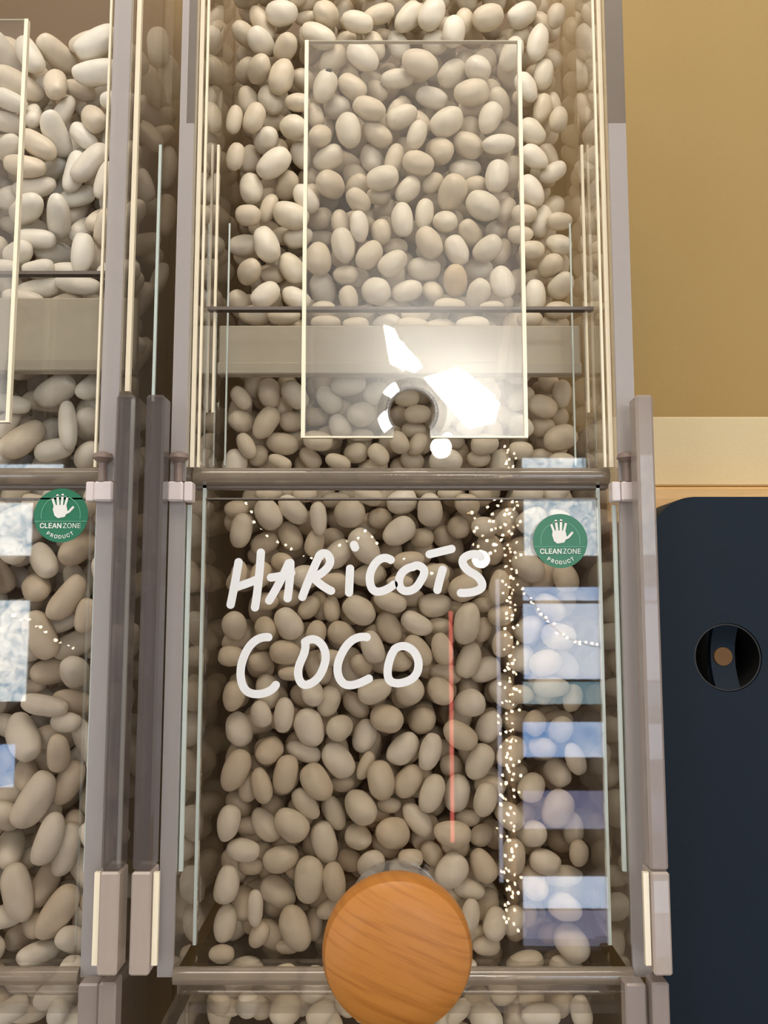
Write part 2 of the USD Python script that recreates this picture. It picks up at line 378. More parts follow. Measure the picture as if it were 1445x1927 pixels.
def bin_(name, dx, label, right):
    """One clear bin of the upper row; dx shifts it from the coco bin."""
    wl0, wl1, wr0, wr1 = (a + dx for a in (WL0, WL1, WR0, WR1))
    fr = Frame(name, (dx + 0.006, 0.06, Z_FLOOR - 0.004), label, 'food bin', None)
    A = fr.add
    zb = Z(1838, 0.0)
    # side walls with their frosted front edges
    for (a, b, inner) in ((wl0, wl1, 1), (wr0, wr1, -1)):
        sw = A('side_wall', bx(a, b, 0.0010, 0.125, zb, ZTOP), M_SIDE)
        zs = Z(233, 0.0)
        A('front_edge', bx(a, b, -0.0004, 0.0010, zb, Z(940, 0)), M_FROST, sw)
        A('front_edge', bx(a, b, -0.0004, 0.0010, Z(906, 0), zs if right else ZTOP), M_FROST, sw)
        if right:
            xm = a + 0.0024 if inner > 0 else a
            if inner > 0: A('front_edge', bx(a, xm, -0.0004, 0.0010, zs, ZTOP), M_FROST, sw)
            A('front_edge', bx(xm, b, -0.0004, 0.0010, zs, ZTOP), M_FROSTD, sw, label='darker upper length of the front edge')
        # inner frame: polished strip beside the wall, and a thin bright guide further in
        xi = b if inner > 0 else a
        A('frame_strip', bx(xi + inner * 0.0002, xi + inner * 0.0034, 0.0060, 0.030, Z(880, 0.006), ZTOP), M_PANE)
        A('frame_edge', bx(xi + inner * 0.0002, xi + inner * 0.0016, 0.0048, 0.0060, Z(880, 0.006), ZTOP), M_LINE, label='cream polished edge')
        A('frame_edge', bx(xi + inner * 0.0026, xi + inner * 0.0034, 0.0048, 0.0060, Z(880, 0.006), ZTOP), M_LINE)
        A('guide_strip', bx(xi + inner * 0.0040, xi + inner * 0.0049, 0.0200, 0.0212, Z(776, 0.02), Z(272, 0.02)), M_LINE, label='thin bright guide strip')
        A('guide_strip', bx(xi + inner * 0.0070, xi + inner * 0.0076, 0.0300, 0.0308, Z(876, 0.03), Z(420, 0.03)), M_LINEC)
        # lower door channel strips
        A('door_channel', bx(xi + inner * 0.0002, xi + inner * 0.0014, 0.0030, 0.0045, Z(1640, 0.003), Z(950, 0.003)), M_LINEC, label='cool bright channel strip')
        A('door_channel', bx(xi + inner * 0.0032, xi + inner * 0.0044, 0.0125, 0.0140, Z(1780, 0.012), Z(905, 0.012)), M_LINEC)
        # hinge block and its pin
        hz0, hz1 = Z(944, -0.002), Z(907, -0.002)
        o = 0.0 if inner < 0 else 0.0
        A('hinge_block', bx(a - 0.0001, b + 0.0001 , -0.0040, 0.0012, hz0, hz1, 0.0006), M_BLOCK, label='white frosted hinge block')
        A('hinge_block', bx(xi + inner * 0.0002, xi + inner * 0.0030, -0.0032, 0.0020, hz0, hz1, 0.0004), M_BLOCK)
        cx = (a + b) / 2 + inner * 0.0008
        pin = lathe = trimesh.creation.revolve([(0.0001, 0.0), (0.0014, 0.0), (0.0014, 0.0062), (0.0034, 0.0078), (0.0030, 0.0092), (0.0012, 0.0100), (0.0001, 0.0100)], sections=24)
        pin.apply_translation([cx, -0.0026, hz1])
        A('hinge_pin', pin, M_PIN, label='grey mushroom-headed hinge pin')
        # outer guide rail in front of the wall
        if inner < 0:
            rx0, rx1 = (0.0806, 0.0862) if right else (dx + 0.0872, dx + 0.0932)
        else:
            rx0, rx1 = dx - 0.0762, dx - 0.0702
        yr0, yr1 = -0.0130, -0.0050
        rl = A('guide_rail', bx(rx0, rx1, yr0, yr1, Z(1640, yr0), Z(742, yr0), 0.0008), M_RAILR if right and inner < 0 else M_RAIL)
        A('rail_foot', bx(rx0, rx1, yr0 - 0.0006, yr1 + 0.001, Z(1836, yr0), Z(1640, yr0) - 0.0001, 0.0006), M_FOOT, label='brighter foot of the guide rail')
        e0 = rx0 if inner < 0 else rx1
        A('foot_edge', bx(e0 + inner * 0.0003, e0 + inner * 0.0020, yr0 + 0.001, yr0 + 0.0025, Z(1820, yr0), Z(1644, yr0)), M_LINE)
    # bright edge lines between the two bins
    if not right:
        A('outer_strip', bx(wr1 + 0.0006, wr1 + 0.0022, 0.004, 0.006, Z(736, 0.004), ZTOP), M_LINE, label='bright cream strip along the outer wall')
        A('outer_strip', bx(wr1 + 0.0076, wr1 + 0.0086, 0.012, 0.0132, Z(755, 0.012), Z(272, 0.012)), M_LINEC)
        A('outer_strip', bx(wr1 + 0.0044, wr1 + 0.0056, -0.001, 0.0004, Z(1640, 0), Z(752, 0)), M_LINEC)
    ip = 0.0052                                         # clearance of the panes from the walls
    # upper front pane with its dark top edge
    zt = Z(583 if right else 516, 0.018)
    zp0 = Z(884, 0.018)
    fp = A('front_pane', bx(wl1 + ip, wr0 - ip, 0.0180, 0.0210, zp0, zt), M_PANE)
    A('pane_edge', bx(wl1 + ip - 0.003, wr0 - ip + 0.003, 0.0178, 0.0212, zt, zt + 0.0012), M_SEAM, fp, label='grey top edge of the pane')
    # frosted baffle
    b0, b1 = (612, 706) if right else (560, 700)
    bf = A('baffle', bx(wl1 + 0.0015, wr0 - 0.0015, 0.0425, 0.0465, Z(b1, 0.0425), Z(b0, 0.0425), 0.0006), M_BAFFLE)
    A('baffle_lip', bx(wl1 + 0.0015, wr0 - 0.0015, 0.0405, 0.0425, Z(b1, 0.0425), Z(b1 - 22, 0.0425), 0.0004), M_BAFFLE, bf)
    # crossbars
    for py, Y, r in ((897, 0.012, 0.0030), (1836, 0.000, 0.0026)):
        zz = Z(py, Y)
        A('crossbar', rod((wl1 + 0.0003, Y, zz), (wr0 - 0.0003, Y, zz), r, 28), M_ROD)
    A('crossbar_ledge', bx(wl1 + 0.0003, wr0 - 0.0003, 0.0125, 0.0160, Z(921, 0.0125), Z(909, 0.0125), 0.0005), M_SEAM)
    A('door_sill', bx(wl1 + 0.0003, wr0 - 0.0003, 0.0040, 0.0065, Z(1874, 0.004), Z(1852, 0.004), 0.0005), clear_sill)
    # hopper back and floor
    A('back_panel', bx(wl1, wr0, 0.122, 0.125, zb, ZTOP), M_BACK)
    A('bin_floor', bx(wl1, wr0, 0.0220, 0.122, Z_FLOOR - 0.003, Z_FLOOR), M_SIDE)
    # hinged door
    yd0, yd1 = 0.0080, 0.0110
    dr = A('door', bx(wl1 + ip, wr0 - ip, yd0, yd1, Z(1812, yd0), Z(940, yd0)), M_DOOR)
    A('door_edge', bx(wl1 + ip, wr0 - ip, yd0 - 0.0002, yd1, Z(940, yd0), Z(937, yd0)), M_SEAM, dr)
    if right:
        for nm, strokes in LETTERS:
            g = unary_union([stroke(s, 15.5) for s in strokes])
            A(nm, extrude_xz(px_poly(g, yd0), yd0, yd0 - 0.00025), M_INK, dr, label='white hand-painted capital ' + nm[-1].upper())
        kp = P(748, 1803, -0.030)
        handle(fr, kp[0], kp[2])
        sticker(fr, 1054, 1018, yd0)
    else:
        sticker(fr, 115, 970, yd0)
        kp = P(748, 1803, -0.030)
        handle(fr, kp[0] + dx, kp[2])
    # clear label holder with a thumb notch
    yh0, yh1 = 0.0030, 0.0044
    if right: hx0, hx1, hz0, hz1, nx, nz = X(571, 450, yh0), X(986, 450, yh0), Z(824, yh0), Z(76, yh0), X(775, 775, yh0), Z(775, yh0)
    else: hx0, hx1, hz0, hz1, nx, nz = dx + X(571, 450, yh0), X(33, 450, yh0), Z(795, yh0), Z(36, yh0), dx + X(775, 775, yh0), Z(745, yh0)
    s = zc(775, yh0) / F
    notch = Point(nx, nz).buffer(45 * s, 24).union(sbox(nx - 34 * s, hz0 - 0.001, nx + 34 * s, nz))
    sheet = sbox(hx0, hz0, hx1, hz1).difference(notch)
    hd = A('label_holder', extrude_xz(sheet, yh0, yh1), M_HOLD)
    ew = 0.0011
    arc = np.array([(nx + 46 * s * math.cos(t), (yh0 + yh1) / 2 - 0.0002, nz + 46 * s * math.sin(t)) for t in np.radians(np.linspace(-42, 222, 34))])
    th = np.radians(np.linspace(-38, 218, 49)); fv = []
    for t in th:
        for rr, yy in ((46, yh0 - 0.00012), (66, yh0 - 0.00030), (66, yh0 - 0.00010), (46, yh0 + 0.00008)):
            fv.append((nx + rr * s * math.cos(t), yy, nz + rr * s * math.sin(t)))
    ff = []
    for k in range(48):
        for q in range(4):
            a_, b_ = 4 * k + q, 4 * k + (q + 1) % 4
            ff += [(a_, b_, b_ + 4), (a_, b_ + 4, a_ + 4)]
    ff += [(0, 2, 1), (0, 3, 2), (192, 193, 194), (192, 194, 195)]
    fm = trimesh.Trimesh(np.array(fv), np.array(ff), process=False); fm.fix_normals()
    A('notch_flare', fm, M_FLARE, hd, label='slightly dished band around the thumb notch')
    A('notch_rim', trimesh.util.concatenate([rod(arc[k], arc[k + 1], 0.0009, 10) for k in range(33)]), M_STEM, hd, smooth=True, label='rounded rim of the thumb notch')
    A('holder_edge', bx(hx0 - 0.0002, hx0 + ew, yh0 - 0.0003, yh1 + 0.0003, hz0, hz1), M_LINE, hd)
    A('holder_edge', bx(hx1 - ew, hx1 + 0.0002, yh0 - 0.0003, yh1 + 0.0003, hz0, hz1), M_LINE, hd)
    for xa, xb in ((hx0, nx - 36 * s), (nx + 36 * s, hx1)):
        A('holder_edge', bx(xa, xb, yh0 - 0.0002, yh1 + 0.0002, hz0, hz0 + 0.0006), M_LINE, hd)
    A('holder_edge', bx(hx0, hx1, yh0 - 0.0001, yh1 + 0.0001, hz1 - 0.0004, hz1), M_BAFFLE, hd)
    return fr


clear_sill = clear('sill_acrylic', haze=0.22, haze_col=lin(120, 105, 92))
bin_('bulk_bin', 0.0, 'clear acrylic bin of round coco beans, hand-lettered door and orange wooden knob', True)
bin_('bulk_bin', PITCHX, 'clear acrylic bin of long white beans cut off by the left edge', False)


def lower_bin(dx, label):
    z1, z0 = Z(1862, 0.03), -0.40
    fr = Frame('lower_bin', (dx + 0.006, 0.06, z0), label, 'food bin')
    for a, b in ((WL0 + dx, WL1 + dx), (WR0 + dx, WR1 + dx)):
        sw = fr.add('side_wall', bx(a, b, 0.001, 0.125, z0, z1), M_SIDE)
        fr.add('front_edge', bx(a, b, -0.0004, 0.001, z0, z1), M_FROST, sw)
    rx = 0.0806 if dx == 0 else dx + 0.0872
    fr.add('guide_rail', bx(rx, rx + 0.0052, -0.011, -0.004, z0, Z(1850, -0.011), 0.0006), M_RAILR)
    fr.add('guide_rail', bx(rx - 0.0072, rx - 0.0008, -0.008, -0.002, z0, Z(1852, -0.008), 0.0006), M_RAILR)
    fr.add('front_pane', bx(WL1 + dx + 0.0002, WR0 + dx - 0.0002, 0.018, 0.021, z0, z1), M_PANE)
    fr.add('back_panel', bx(WL1 + dx, WR0 + dx, 0.122, 0.125, z0, z1), M_BACK)
    fr.add('bin_floor', bx(WL1 + dx, WR0 + dx, 0.021, 0.122, z0, z0 + 0.003), M_SIDE)


lower_bin(0.0, 'clear lower bin of white beans directly under the wooden knob')
lower_bin(PITCHX, 'clear lower bin of pale beans at the bottom left corner')
tag(obj('bin_shelf', bx(-0.30, 0.30, -0.02, WALL_Y, -0.418, -0.4), M_PINE), 'pine shelf carrying the clear bins', 'shelf')

# ------------------------------------------------------------------ beans: seen in the photograph, (x, y, length, width, angle) in the pixels of six enlarged windows
T_UPPER = """150,75,185,140,5;30,15,150,100,-30;285,10,150,80,10;400,80,170,150,60;270,130,110,80,60;360,205,210,130,-25;580,125,180,125,-15;550,25,160,110,10;700,40,190,110,20;870,60,200,130,50;1000,80,190,150,65;1190,60,130,110,80;1320,100,180,140,20;1110,30,130,100,0;1300,20,150,90,0;1125,180,180,135,80;740,150,150,100,-20;810,245,170,125,-65;895,210,100,90,0;1020,240,170,140,-60;1225,215,100,90,0;1310,240,185,140,45;1123,345,180,140,40;1425,180,120,100,60;35,240,150,140,0;170,270,150,125,40;40,130,220,110,-60;170,185,150,90,0;310,310,150,110,-70;440,335,190,130,45;610,320,200,150,-40;540,220,130,90,0;680,260,170,110,-70;930,360,210,150,-20;1260,390,170,160,70;1365,395,110,100,80;38,400,170,130,75;150,435,205,140,75;270,450,140,125,30;395,490,190,130,70;535,420,130,100,-60;550,490,180,130,-35;655,440,110,90,0;690,520,140,110,-50;805,435,190,110,5;1005,500,190,130,-15;1105,490,100,90,90;1225,525,200,150,5;1390,535,170,140,-60;805,545,150,110,65;645,615,190,130,-20;460,600,160,130,-10;240,580,140,110,0;90,570,175,135,-60;20,660,150,130,90;105,690,110,70,0;340,660,130,100,-70;220,720,180,155,-60;830,660,190,130,25;945,605,130,105,-60;1075,610,120,90,0;1085,690,200,150,30;1220,620,120,90,0;1330,670,180,130,70;1220,740,110,100,90;65,785,145,140,0;370,770,150,125,60;530,740,200,145,-80;690,750,190,125,-35;915,765,175,110,70;1205,830,190,140,-30;1380,815,190,110,5;1045,850,180,150,-45;925,925,180,135,-15;790,865,190,110,75;660,880,170,130,-75;415,890,185,130,30;260,880,160,120,-75;105,925,220,150,40;15,1050,120,100,90;180,1050,160,130,60;305,1000,130,120,-40;425,1045,175,160,30;570,1000,130,120,30;720,1010,190,140,15;865,1080,170,120,50;1190,950,190,130,10;1370,1000,190,140,80;1005,1040,140,100,45;1115,1090,190,160,60;1240,1060,120,110,0;1290,1165,200,160,-30;1420,1190,150,120,60;285,1110,180,125,-50;585,1135,145,120,-30;700,1110,120,80,0;735,1180,90,90,0;960,1185,190,110,80;1075,1255,150,130,-50;75,1180,180,100,70;50,1090,90,80,0;205,1220,210,150,-20;365,1235,120,110,0;480,1225,160,110,-80;835,1245,200,125,-85;590,1280,180,110,-85;715,1290,150,120,-80;1220,1300,150,130,-45;1365,1300,140,110,30;150,1330,100,80,0;245,1350,170,120,15;375,1335,110,70,0;65,1385,210,150,-70;500,1390,200,135,-80;985,1375,190,140,-60;1145,1410,180,130,-65;1315,1410,170,140,20;645,1445,180,130,50;795,1400,130,80,0;360,1465,190,150,-85;780,1490,180,130,40;960,1520,190,140,0;1265,1520,170,140,-30;210,1520,200,140,-55;10,1540,120,100,0;100,1560,120,90,0;515,1555,150,110,0;1135,1590,170,140,-80;1400,1600,190,140,-80;685,1650,180,160,-40;860,1650,180,120,15;1010,1650,120,110,-70;1260,1665,160,130,60;385,1640,180,150,-80;530,1690,150,110,-80;60,1670,180,130,40;235,1690,180,120,-30;390,1750,130,80,0;600,1770,150,80,10;755,1740,120,90,0;1100,1730,180,90,0;910,1770,170,80,0;30,1790,150,90,0;165,1790,190,100,0;1340,1740,140,70,0;400,1830,170,90,0;570,1840,150,90,0;890,1840,180,90,0;1040,1850,170,90,0;1230,1840,190,100,0"""
T_UPRIGHT = """70,70,180,130,30;200,50,150,110,-60;45,200,130,120,-30;155,240,215,120,75;265,160,110,60,80;255,90,110,70,80;270,310,90,80,45;185,420,180,115,80;90,490,180,120,-65;265,520,150,90,-85;180,610,180,110,80;60,620,120,90,0;270,670,150,105,80;120,740,170,130,-45;240,810,165,110,-70;135,880,170,120,-40;240,965,170,110,35;120,1070,190,125,-60;265,1100,170,130,55;175,1240,190,120,75;80,1200,130,110,0;270,1370,150,125,-50;165,1370,110,90,60;275,1240,110,80,0;100,1450,130,110,0;225,1490,140,130,0;320,1490,110,80,80;60,1310,130,100,0;140,1560,150,110,10;285,1600,150,130,40;170,1680,140,100,15;270,1740,150,110,0;110,1790,130,80,0;215,1820,120,80,0;315,1820,110,80,0"""
T_UPLEFT = """484,82,50,45,0;487,130,52,48,0;478,222,60,42,70;470,300,55,40,80;473,355,60,45,-80;467,405,50,40,0;470,510,48,48,0;478,592,60,40,0;483,40,50,36,90;425,80,50,45,0;425,130,50,46,0;422,225,56,30,80;432,295,54,36,80;440,45,50,40,30"""
T_MID = """80,300,180,130,-80;225,310,180,130,-50;420,340,180,130,-45;530,250,200,130,15;690,300,160,130,0;60,470,200,130,60;205,460,130,120,20;345,435,130,110,0;480,490,150,120,-60;600,420,170,150,30;600,540,150,80,0;155,585,190,130,-10;355,570,170,120,-10;570,640,110,100,0;700,650,140,110,-50;815,580,140,110,-60;890,680,120,100,-20;920,590,130,100,60;920,420,160,110,5;860,330,110,90,0;310,665,150,110,-45;470,690,150,90,-20;140,690,140,80,-25;15,650,110,110,-45;1160,640,130,100,80;1265,670,140,100,0;900,510,130,90,0;1080,300,160,120,30;1200,340,170,130,-40;1320,320,170,130,60;1060,440,160,120,70;1220,480,170,130,20;1360,470,160,120,-60;1120,560,150,110,-30;1300,590,160,120,10"""
T_MIDLEFT = """1365,330,150,100,-55;1365,460,90,90,0;1395,600,160,100,-60;1365,1080,200,130,80;1330,1620,170,140,-80;1310,1790,150,120,0;1350,1340,180,100,80;1340,960,130,110,0"""
T_MIDRIGHT = """215,240,80,80,0;300,290,170,110,80;180,370,170,130,-20;300,430,100,100,0;280,550,190,150,20;170,650,140,90,0;180,490,150,120,0;60,620,140,110,0;290,680,120,80,0;60,330,170,120,40;60,480,150,120,-40;100,860,170,130,0;260,840,170,130,40;400,880,150,110,-60;120,1010,180,140,30;280,1020,170,140,-40;410,1060,170,120,80;100,1270,200,150,-40;190,1330,190,140,60;310,1330,180,140,-70;80,1370,170,130,20;90,1440,170,130,0;220,1500,190,150,-40;350,1480,170,130,60;110,1620,190,150,30;270,1660,200,150,-10;400,1660,180,130,80;60,1780,170,140,60;200,1810,190,150,20;350,1820,180,140,-50"""
T_DOOR1 = """80,870,160,90,0;280,870,130,90,0;450,885,170,90,0;640,880,170,110,-20;830,915,180,140,15;990,960,190,150,-85;1100,870,140,90,0;75,985,190,150,-60;215,960,200,130,-45;360,1010,190,100,-85;530,980,190,170,0;705,1010,130,120,0;815,1085,200,150,35;945,1120,140,120,0;1070,1110,110,110,0;1155,1060,130,130,-60;1200,930,150,130,0;1300,1060,150,120,0;200,1110,180,130,-65;50,1150,170,130,30;335,1150,160,110,75;440,1120,100,90,0;470,1210,200,140,45;620,1170,230,150,-55;155,1260,140,120,0;30,1330,160,130,80;290,1340,160,140,0;450,1370,150,110,0;640,1330,190,130,15;870,1250,180,110,10;1020,1330,170,130,20;1190,1400,200,150,25;820,1370,150,80,0;890,1460,110,90,0;765,1480,190,120,-20;590,1530,200,150,-35;435,1525,150,100,-85;305,1515,150,110,50;190,1460,130,110,0;60,1480,150,110,0;190,1605,200,150,-55;60,1630,140,120,-50;345,1660,150,120,75;490,1660,160,140,-30;760,1630,190,140,-60;1020,1500,190,140,5;915,1605,190,120,-30;1200,1605,240,150,80;1040,1620,100,70,0;1290,1640,150,100,75;1060,1750,190,120,-75;665,1740,190,130,-70;925,1760,200,130,-50;170,1770,180,140,-10;600,1840,140,120,-60;1210,1815,210,140,70;820,1820,120,110,0;30,1820,140,120,0;1320,1880,190,140,30;1380,1400,200,120,80;1390,1560,130,120,0;1400,1720,150,120,75;1300,1500,150,90,0;985,1870,130,80,0;200,1890,140,80,0;1080,1890,190,120,-10;430,1800,120,90,0"""
T_DOOR2 = """35,190,150,120,-70;160,195,195,115,85;305,265,220,165,-70;475,265,155,140,20;320,70,150,130,-60;410,120,180,130,70;565,140,180,120,-45;670,60,200,130,20;860,65,180,160,45;1040,60,170,140,-60;1200,130,180,160,20;740,215,190,160,-10;935,225,170,150,50;610,335,195,140,75;80,395,160,140,45;270,400,210,110,-20;465,450,220,160,-50;830,385,210,150,45;980,400,210,125,75;1150,310,210,150,-35;1265,465,210,150,60;1310,260,190,140,60;620,480,170,90,65;170,530,220,140,80;35,590,200,120,-75;345,570,220,160,-55;490,580,110,80,0;285,690,200,120,-50;705,560,220,155,-80;860,565,200,150,50;1100,480,150,130,-40;990,635,220,140,70;1140,655,210,150,80;440,745,210,120,-65;590,710,200,170,-40;750,700,140,90,0;205,810,210,170,-35;50,830,210,140,-50;910,780,215,130,-50;1290,670,190,130,75;770,855,200,180,-20;580,885,160,140,-10;1105,860,210,150,-10;1270,870,150,130,0;1190,770,120,90,0;390,910,240,150,-75;20,960,110,90,0;145,1000,200,150,15;530,1010,150,130,0;650,1030,180,150,55;990,970,150,120,-50;1280,1040,200,140,-60;300,1120,255,170,85;1100,1065,210,170,50;870,1000,100,80,0;445,1130,210,130,-80;130,1190,220,160,-35;1200,1170,180,110,-15;1090,1210,110,90,0;420,1280,170,110,30;75,1350,180,150,70;1205,1320,190,110,80;1345,1365,170,140,70;225,1390,250,170,-70;330,1370,180,100,90;0,1280,200,90,90;375,1490,120,120,50;170,1540,140,80,0;20,1430,150,110,60;1300,1500,160,110,0"""
T_DOORL = """1310,90,170,130,80;1340,275,200,150,-70;1320,505,240,150,65;1280,800,200,130,80;1400,815,160,110,0;1360,960,190,130,-10;1270,1145,210,140,80;1370,1250,180,150,90;1400,1050,130,80,0;1255,1380,210,130,80;1370,1440,160,100,75;1240,1535,130,90,0;1390,600,170,120,90"""
T_DOORR = """60,80,150,110,0;230,40,200,120,0;370,100,160,110,75;140,240,150,140,30;280,280,160,150,90;180,380,130,120,0;265,520,160,150,-40;120,600,170,150,40;400,440,180,110,-70;85,750,140,130,0;265,720,220,180,75;120,860,170,150,30;280,900,150,130,0;420,830,180,120,90;195,1020,180,140,-20;20,990,200,130,90;300,1100,220,120,0;410,970,150,110,90;130,1140,180,160,-50;90,1310,160,130,90;225,1420,160,150,60;370,1470,200,180,-45;230,1540,180,130,0;30,520,130,120,0;30,1380,170,130,60"""
T_LOW2 = """30,1830,160,130,-60;170,1850,170,170,0;295,1790,110,100,0;365,1870,170,120,30;500,1880,150,110,-45;640,1860,170,130,20;800,1870,180,130,-30;960,1860,180,130,60;1140,1860,170,100,50;1290,1890,190,160,0"""
T_LOWL = """1225,1810,120,110,0;1390,1820,160,140,90;1260,1900,150,100,0"""
T_LOWR = """400,1860,180,120,-80;170,1880,220,130,0;120,1790,110,80,0;290,1820,160,120,40"""
L_UPPER = """30,310,180,130,-60;170,310,230,130,-60;110,480,240,150,-15;330,310,170,140,-20;475,170,245,120,20;545,240,260,150,35;540,410,260,140,8;450,510,190,110,-20;315,480,230,140,-70;185,650,180,110,-75;60,570,200,110,-25;530,670,220,140,-55;570,540,170,100,25;320,760,200,140,-75;370,640,170,80,60;40,680,170,110,0;35,820,190,140,-15;215,820,230,130,-35;480,780,160,100,-45;140,940,240,130,-10;300,960,110,80,0;390,930,250,120,75;510,920,270,140,50;35,1070,150,150,70;200,1070,250,120,10;430,1110,220,120,15;150,1185,230,150,10;590,1020,220,100,75;330,1230,200,150,60;440,1250,200,130,70;550,1210,160,110,60;170,1320,240,120,-5;590,1290,170,110,65;310,1430,180,150,40;100,1435,210,140,-5;465,1430,230,130,85;215,1520,180,100,10;10,1520,130,80,0;380,1535,150,90,0;440,1610,260,110,-10;190,1610,250,110,10;130,1700,240,120,-10;350,1720,240,120,20;530,1720,220,120,-30"""
L_UPSIDE = """900,270,260,130,-85;865,490,190,120,-70;960,440,150,100,90;980,570,120,80,90;870,650,160,140,0;900,770,190,90,25;950,950,270,110,85;820,1050,180,100,-70;950,1220,270,110,85;900,1580,220,90,70"""
L_MID = """60,360,230,110,-10;310,290,270,160,20;520,260,150,110,70;385,480,280,110,-85;500,480,110,100,40;130,560,270,160,50;275,520,120,90,70;310,620,230,130,15;490,380,110,90,0;500,650,150,150,0;30,480,200,120,60;250,1250,240,150,-45;440,1180,210,160,65;320,1130,180,100,0;380,1460,290,150,55;210,1400,200,160,-30;80,1340,150,120,90;90,1440,190,120,-80;230,1670,290,170,-65;420,1720,240,150,30;340,1600,210,110,20;260,1880,170,150,10;480,1560,200,110,80;420,1880,170,160,60;60,1860,160,150,0;70,1020,240,140,30;230,940,230,130,-20;430,980,220,130,40;60,1180,230,140,-40;150,1100,210,120,15;70,1580,230,140,70;110,1740,230,150,-20"""
L_DOOR = """130,320,280,200,-50;250,140,270,120,-10;390,60,170,150,70;370,235,200,120,5;90,40,170,110,0;325,410,220,130,80;375,580,260,150,60;190,670,340,180,60;100,550,160,130,-40;20,770,150,130,90;60,640,150,110,0;60,940,200,160,-60;270,890,300,150,70;370,950,300,140,75;160,920,150,110,90;100,1190,320,170,-75;250,1140,230,150,75;320,1300,330,170,55;15,1330,150,110,0;150,1400,180,150,0;60,1510,140,130,0;215,1530,170,130,0;350,1490,160,130,0;40,1080,170,120,30"""
L_LOW = """240,1830,160,120,0;40,1860,200,130,20;120,1890,200,130,-20;320,1870,190,120,60"""


def parse(s, x0, y0, k):
    out = []
    for row in s.replace('\n', '').split(';'):
        a = [float(v) for v in row.split(',')]
        out.append((x0 + a[0] / k, y0 + a[1] / k, a[2] / k, a[3] / k, a[4]))
    return out


class Pile:
    """Beans resting against one another: a bean moves away from the pane until it clears those already placed."""
    def __init__(s): s.c, s.r, s.n = np.zeros((60000, 3)), np.zeros(60000), 0
    def put(s, c, ax, a, b):
        for q in (-0.62, -0.33, 0, 0.33, 0.62):
            s.c[s.n] = c + ax * a * q; s.r[s.n] = 0.95 * b * math.sqrt(max(0.05, 1 - (abs(q) * 0.95) ** 2)) ** 0.8; s.n += 1
    def drop(s, c, ax, a, b):
        """The smallest y, at least c[1], where the bean touches nothing."""
        C, R_ = s.c[:s.n], s.r[:s.n]
        near = np.abs(C - c).max(1) < 0.035 if s.n else np.zeros(0, bool)
        near = near & (np.abs(C[:, 0] - c[0]) < a + 0.012) & (np.abs(C[:, 2] - c[2]) < a + 0.012) if s.n else near
        C, R_ = C[near], R_[near]
        lo, hi = [], []
        for q in (-0.62, -0.33, 0, 0.33, 0.62):
            p = c + ax * a * q; r = 0.95 * b * math.sqrt(max(0.05, 1 - (abs(q) * 0.95) ** 2)) ** 0.8
            d2 = (C[:, 0] - p[0]) ** 2 + (C[:, 2] - p[2]) ** 2
            rr = ((R_ + r) * 0.96) ** 2
            k = d2 < rr
            h = np.sqrt(rr[k] - d2[k]); off = C[k, 1] - p[1]
            lo.append(off - h); hi.append(off + h)
        lo, hi = np.concatenate(lo), np.concatenate(hi)
        t = 0.0
        o = np.argsort(lo)
        for l, u in zip(lo[o], hi[o]):
            if l > t: break
            t = max(t, u)
        # intervals are visited by their start, so a later one may still cover t
        return c[1] + t


pile = Pile()
ALL = []                                        # every bean: kind, region, centre, rotation, half axes, flags


def rotation(theta, tilt, roll):
    ax = np.array([math.cos(theta) * math.cos(tilt), math.sin(tilt), math.sin(theta) * math.cos(tilt)])
    up = np.array([-math.sin(theta), 0.0, math.cos(theta)])
    n = np.cross(ax, up); n /= np.linalg.norm(n); up = np.cross(n, ax)
    return np.stack([ax, math.cos(roll) * up + math.sin(roll) * n, -math.sin(roll) * up + math.cos(roll) * n], 1)


def add_bean(kind, region, px, py, L, Wd, ang, xr, YF, note=''):
    s = zc(py, YF + 0.006) / F
    big = 62.0 if kind == 'coco' else 82.0
    if L < big * 0.72:                           # only part of it shows: it lies deeper and is of ordinary size
        k = big * 0.78 / L; L, Wd = L * k, max(Wd * k * 0.92, 34)
    a, b = L * s / 2, Wd * s / 2
    ratio = 1.34 if kind == 'coco' else 1.85
    tilt = 0.0
    if a / b < ratio * 0.92:
        full = min(b * ratio, (0.0078 if kind == 'coco' else 0.0105))
        full = max(full, a)
        tilt = math.acos(min(1.0, math.sqrt(max(0.0, (a * a - b * b) / max(full * full - b * b, 1e-12))))) if full > a * 1.001 else 0.0
        tilt = min(tilt, 1.1) * rng.choice([-1, 1]); a = full
    th = math.radians(ang)
    rot = rotation(th, tilt, rng.uniform(-0.6, 0.6)); ax = rot[:, 0]
    Y = YF + math.sqrt((b * 0.92) ** 2 * (1 - ax[1] ** 2) + (a * ax[1]) ** 2)
    y = Y
    for it in range(3):
        c = P(px, py, y)
        ex = math.sqrt((a * ax[0]) ** 2 + b * b * (1 - ax[0] ** 2))
        c[0] = min(max(c[0], xr[0] + ex), xr[1] - ex)
        c[1] = Y
        y = pile.drop(c, ax, a, b)
    if y > 0.105: return
    c[1] = y
    pile.put(c, ax, a, b)
    ALL.append(dict(kind=kind, region=region, c=c, rot=rot, ax=(a, b, b * rng.uniform(0.84, 0.95)), note=note, traced=True))


